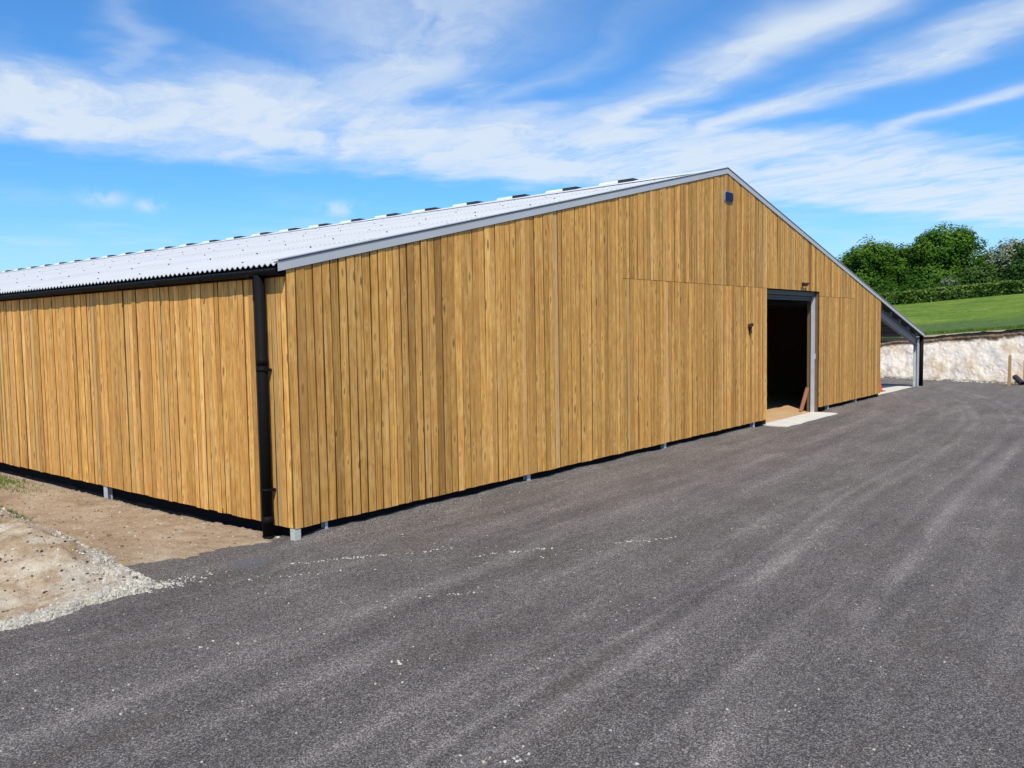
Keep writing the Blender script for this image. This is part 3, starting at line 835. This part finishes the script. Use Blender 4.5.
# ------------------------------------------------------------------ trees and hedge
def leaf(mb, p, r, nrm, tone):
    n_ = Vector(nrm).normalized(); a = n_.orthogonal().normalized(); b_ = n_.cross(a); th = U(0, 6.28)
    u_ = (a*math.cos(th) + b_*math.sin(th))*r; v_ = (-a*math.sin(th) + b_*math.cos(th))*r*.62
    i = [mb.vert(q, tone) for q in (p - u_, p - v_, p + u_, p + v_)]; mb.face(i)
def rdir():
    while True:
        v = Vector((U(-1, 1), U(-1, 1), U(-1, 1)))
        if .1 < v.length < 1: return v.normalized()
def field_z(x_, y_):
    p_ = Vector((x_, y_)) - WO; return zfield(p_.dot(WT), p_.dot(WN))
def pol(ang, D): return -5.90 + D*math.cos(math.radians(ang)), -8.22 + D*math.sin(math.radians(ang))
def tree(name, ang, D, blobs, mat, label, cat='tree', group=None, leafr=.15, density=1.25, clump=(.55, 1.15), trunk=.3, bright=0):
    """blobs: (sideways, depth, height above the ground, rx, ry, rz)"""
    bx, by = pol(ang, D); bz = field_z(bx, by) - .1
    root = tag(empty(name, (bx, by, bz)), label, cat, group)
    side = Vector((math.sin(math.radians(ang)), -math.cos(math.radians(ang)), 0)); dep = Vector((math.cos(math.radians(ang)), math.sin(math.radians(ang)), 0))
    cr = MB(); tr = MB(); hmax = max(b_[2] for b_ in blobs)
    for (sx, dy, hz, rx, ry, rz) in blobs:
        c_ = side*sx + dep*dy + Vector((0, 0, hz))
        if trunk:
            j = Vector((0, 0, max(.8, hz*.45)))
            tr.tube(j + Vector((U(-.1, .1), U(-.1, .1), -.3)), c_, trunk*.45, trunk*.12, 7, False)
        ncl = int(9*density*(rx*ry + rx*rz + ry*rz)/3) + 4
        for k in range(ncl):
            d = rdir(); rr = U(.55, 1.0)**.5
            if rnd() < .05: rr = U(1.0, 1.08)
            e = Vector((d.x*rx, d.y*ry, d.z*rz))*rr
            cc = c_ + e
            if cc.z < .25: continue
            cs = U(*clump)
            base = .32 + .42*rnd() + .22*d.z*rr + bright  # upper clumps and upper leaves paler: lit tops put into leaf tone
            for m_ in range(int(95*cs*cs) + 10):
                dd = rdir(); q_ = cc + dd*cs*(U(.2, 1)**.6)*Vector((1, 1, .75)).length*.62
                lit_top = dd.z*.16
                leaf(cr, q_, leafr*U(.65, 1.3), (dd + d*.5 + Vector((0, 0, .6)) + rdir()*.7), (max(0, min(1, base + lit_top + U(-.16, .16))), 0, 0))
    if trunk:
        tr.tube((0, 0, -.4), (U(-.1, .1), U(-.1, .1), max(1.0, hmax*.5)), trunk, trunk*.6, 9, False)
        tr.build('trunk', M['bark'], root)
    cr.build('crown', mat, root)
    return root
G = 'trees along the skyline'
tree('oak_tree', 16.3, 105, [(-.3, 0, 5.3, 3.3, 3, 2.4), (-2.6, .3, 4.2, 2, 2.2, 2.1), (2.2, 0, 4.4, 2.4, 2.4, 2.5), (0, -.6, 2.6, 3.6, 2.6, 2.2), (3.4, .2, 2.6, 1.5, 1.8, 2.0), (-4.0, .2, 3.2, 1.6, 1.8, 2.2), (.9, 0, 6.6, 1.3, 1.5, .9)], M['oak'],
     'rounded dark green tree nearest the barn roof, left of the biggest tree', group=G)
tree('oak_tree', 14.55, 111, [(0, 0, 4.9, 2.2, 2.2, 2.0), (.5, 0, 3.4, 2.4, 2.4, 2.6), (-1.4, 0, 4.2, 1.5, 1.7, 1.6)], M['oak'],
     'darker narrow tree filling the gap between the two big trees', group=G, bright=-.08)
tree('oak_tree', 12.3, 104, [(-.2, 0, 5.7, 3.4, 3, 2.6), (2.2, 0, 4.4, 2.5, 2.5, 2.6), (-2.9, .2, 4.5, 2.2, 2.2, 2.3), (.5, 0, 6.7, 2.6, 2.4, 1.7), (0, -.5, 2.6, 4.2, 3, 2.0), (3.9, .2, 3.0, 1.6, 1.8, 2.1), (-4.2, .2, 2.6, 1.3, 1.6, 2.0)], M['oak'],
     'biggest and tallest broad green tree on the skyline', group=G)
tree('bushy_tree', 10.0, 99, [(-.3, 0, 2.0, 1.7, 1.6, 1.7), (-1.5, .3, 1.8, 1.4, 1.5, 1.6), (1.0, 0, 1.2, 1.3, 1.5, 1.2)], M['dull'],
     'low olive green bushy tree at the right foot of the biggest tree', group=G, trunk=.2)
tree('hawthorn_tree', 8.75, 101, [(0, 0, 4.4, 2.0, 1.8, 1.6), (-.8, 0, 3.0, 1.6, 1.6, 1.6), (1.4, .2, 3.2, 1.6, 1.6, 1.8)], M['thorn'],
     'pale blossoming tree standing near the right edge', group=G, trunk=.2)
tree('bushy_tree', 7.6, 97, [(0, 0, 3.6, 1.9, 1.8, 2.0), (-1.0, 0, 2.0, 1.5, 1.6, 1.8), (1.6, 0, 2.6, 2.0, 1.8, 2.2), (3.2, 0, 3.2, 2.2, 2, 2.6)], M['dull'],
     'dark bushy tree cut by the right edge, before the pale tree', group=G, trunk=.2, bright=-.05)
tree('shrub', 11.85, 84.5, [(0, 0, 1.3, .8, .7, .8), (.5, 0, .8, .6, .6, .6), (-.5, 0, .8, .6, .6, .6)], M['thorn'],
     'small pale shrub poking up behind the hedge under the biggest tree', cat='shrub', trunk=.07, leafr=.13, clump=(.35, .6), bright=-.28)
# growth under the crowns, their shadow painted in as darker leaves
for ang, D, sc, lb in ((15.5, 101, 1.0, 'shadowy undergrowth below the rounded left tree'), (13.6, 100, 1.1, 'dark shadowy undergrowth in the middle between the big trees'), (11.4, 99.5, 1.1, 'dark undergrowth below the right half of the biggest tree')):
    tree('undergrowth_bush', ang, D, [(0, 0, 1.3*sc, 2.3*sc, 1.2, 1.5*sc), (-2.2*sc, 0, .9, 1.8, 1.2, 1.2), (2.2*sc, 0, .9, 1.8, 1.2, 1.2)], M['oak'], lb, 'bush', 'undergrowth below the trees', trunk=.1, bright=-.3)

# clipped hedge across the field
h0, h1 = Vector((66.2, 37.0)), Vector((76.2, -11.0))
hd = tag(empty('hedge', (71.9, 9.5, 4.0)), 'long clipped green hedge crossing the top of the field', 'hedge')
mb = MB(); L = (h1 - h0).length; hn = Vector((-(h1 - h0).y, (h1 - h0).x)).normalized()
for k in range(30000):
    t = rnd(); p_ = h0.lerp(h1, t); w = U(-.55, .55); zz = U(0, 1)**.8
    top = 1.12 + .10*nz(t*L, 0, .5) + .06*nz(t*L, 0, 2)
    # keep leaves near the surface
    if abs(w) < .38 and zz < .8: zz = U(.85, 1.02)
    p2 = p_ + hn*(w + .12*nz(t*L, zz*2, 1.2, 2))
    z = field_z(p2.x, p2.y) + zz*top
    cl = nz(t*L*1.0, zz*2, 1.0, 8)
    leaf(mb, Vector((p2.x, p2.y, z)), U(.07, .16), rdir() + Vector((0, 0, .8)) + Vector((hn.x*w, hn.y*w, 0)), (max(0, min(1, .36 + .30*(zz - .4) + .35*cl + U(-.15, .2))), 0, 0))  # paler upwards: the sunlit hedge top is painted into the leaves
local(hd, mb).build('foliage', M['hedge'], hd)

# ------------------------------------------------------------------ sun, sky, camera
TO_SUN = Vector((-2.0, -1.45, 3.3)).normalized()
sd = bpy.data.lights.new('sun', 'SUN'); sd.energy = 4.6; sd.angle = math.radians(.53); sd.color = (1.0, .95, .87)
so = bpy.data.objects.new('sun', sd); COL.objects.link(so); so.rotation_euler = (-TO_SUN).to_track_quat('-Z', 'Y').to_euler(); so.location = (-20, -15, 33)

W = bpy.data.worlds.new('World'); scene.world = W; W.use_nodes = True
t = NT(W.node_tree); bg = W.node_tree.nodes['Background']
sky = t.node('ShaderNodeTexSky', sky_type='NISHITA'); sky.sun_disc = False
sky.sun_elevation = math.asin(TO_SUN.z); sky.sun_rotation = math.atan2(TO_SUN.x, TO_SUN.y)
sky.altitude = 100; sky.air_density = 1.0; sky.dust_density = .6; sky.ozone_density = 2.0
dirv = t.node('ShaderNodeTexCoord').outputs['Generated']; d = t.sep(dirv)
zc = t.math('MAXIMUM', d[2], .02)
u_ = t.math('DIVIDE', d[0], zc); v_ = t.math('DIVIDE', d[1], zc)
ca, sa = math.cos(math.radians(61.7)), math.sin(math.radians(61.7))
A = t.math('ADD', t.math('MULTIPLY', u_, ca), t.math('MULTIPLY', v_, sa))      # along the wind
B = t.math('SUBTRACT', t.math('MULTIPLY', v_, ca), t.math('MULTIPLY', u_, sa)) # across it
AB = t.comb(A, B)
w1 = t.math('SUBTRACT', t.noise(AB, .9, 4, .55), .5); w2 = t.math('SUBTRACT', t.noise(t.comb(A, B, 4), 2.2, 4, .6), .5)
Bw = t.math('ADD', B, t.math('ADD', t.math('MULTIPLY', w1, .75), t.math('MULTIPLY', w2, .16)))
Aw = t.math('ADD', A, t.math('ADD', t.math('MULTIPLY', w1, 1.0), t.math('MULTIPLY', w2, .9)))
fib = t.noise(t.comb(t.math('MULTIPLY', Aw, .45), t.math('MULTIPLY', Bw, 5.5)), 1, 8, .64)
fib2 = t.noise(t.comb(t.math('MULTIPLY', Aw, 1.1), t.math('MULTIPLY', Bw, 3.0), 9), 1, 6, .65)
soft = t.noise(t.comb(Aw, Bw, 2), 1.5, 5, .6)
# the broad veil
lowend = t.math('ADD', 5.0, t.math('MULTIPLY', B, -.14))
veil = t.math('MULTIPLY', t.smooth(Aw, 3.1, 4.0), t.smooth(t.math('SUBTRACT', Aw, lowend), -.5, .45, 1, 0))
# streaks running up from it
stre = None
for c_, w_, s_, a0 in ((.06, .07, .42, 2.3), (-.80, .34, .85, 1.7), (-1.45, .12, .35, 2.2), (-2.0, .18, .95, 1.2), (-2.62, .17, .95, 1.2), (-3.5, .12, .75, 1.5)):
    g_ = t.math('MULTIPLY', t.gauss(Bw, c_, w_), t.math('MULTIPLY', t.smooth(A, a0, a0 + 1.2, .35, 1), s_))
    stre = g_ if stre is None else t.math('MAXIMUM', stre, g_)
stre = t.math('MULTIPLY', stre, t.smooth(A, 3.6, 5.0, 1, 0))
den = t.math('MAXIMUM', t.math('MULTIPLY', veil, 1.0), stre)
tex = t.math('ADD', t.math('ADD', t.math('MULTIPLY', fib, .42), t.math('MULTIPLY', fib2, .38)), t.math('MULTIPLY', soft, .75))
den = t.math('MULTIPLY', den, t.smooth(tex, .36, .98))
# thin haze and a few little puffs near the horizon
az = t.math('ARCTAN2', d[1], d[0])
haze = t.math('MULTIPLY', t.smooth(t.noise(t.comb(t.math('MULTIPLY', az, 6), t.math('MULTIPLY', d[2], 45)), 1, 5, .6), .45, .75), t.smooth(d[2], .02, .2, .55, 0))
puff = None
for ang, el, wa, we in ((65.0, 8.3, 1.3, .45), (62.4, 8.0, .8, .4), (50.8, 8.1, 1.2, .5), (9.5, 6.6, 2.4, .5)):
    g_ = t.math('MULTIPLY', t.gauss(az, math.radians(ang), math.radians(wa)), t.gauss(d[2], math.sin(math.radians(el)), math.radians(we)))
    puff = g_ if puff is None else t.math('MAXIMUM', puff, g_)
puff = t.math('MULTIPLY', puff, t.smooth(t.noise(dirv, 40, 5, .6), .3, .6))
den = t.math('MAXIMUM', t.math('MAXIMUM', den, haze), t.math('MULTIPLY', puff, .6), clamp=True)
den = t.math('MINIMUM', t.math('ADD', den, t.math('MULTIPLY', t.math('SUBTRACT', 1, den), t.smooth(d[2], -.02, .17, .50, 0))), .85)
tint = t.mix(1.0, sky.outputs[0], (.68, 1.38, 2.02, 1), 'MULTIPLY')
col = t.mix(den, tint, (8.7, 9.6, 10.5, 1))
t.put(bg.inputs[0], col); bg.inputs[1].default_value = .089

cam = bpy.data.cameras.new('camera'); co = bpy.data.objects.new('camera', cam); COL.objects.link(co); scene.camera = co
f_, yaw, pit, roll = 839.88, .68882, .06469, -.01672
fw = Vector((math.cos(yaw)*math.cos(pit), math.sin(yaw)*math.cos(pit), -math.sin(pit)))
r = Vector((math.sin(yaw), -math.cos(yaw), 0)); u = r.cross(fw)
r2 = r*math.cos(roll) + u*math.sin(roll); u2 = -r*math.sin(roll) + u*math.cos(roll)
mw = Matrix((r2, u2, -fw)).transposed().to_4x4(); mw.translation = (-5.90143, -8.21895, 2.30382)
co.matrix_world = mw
cam.sensor_width = 36; cam.lens = f_/1024*36; cam.clip_start = .05; cam.clip_end = 8000

scene.render.engine = 'CYCLES'
scene.view_settings.view_transform = 'Standard'; scene.view_settings.look = 'None'; scene.view_settings.exposure = 0; scene.view_settings.gamma = 1
scene.render.resolution_x = 1024; scene.render.resolution_y = 768
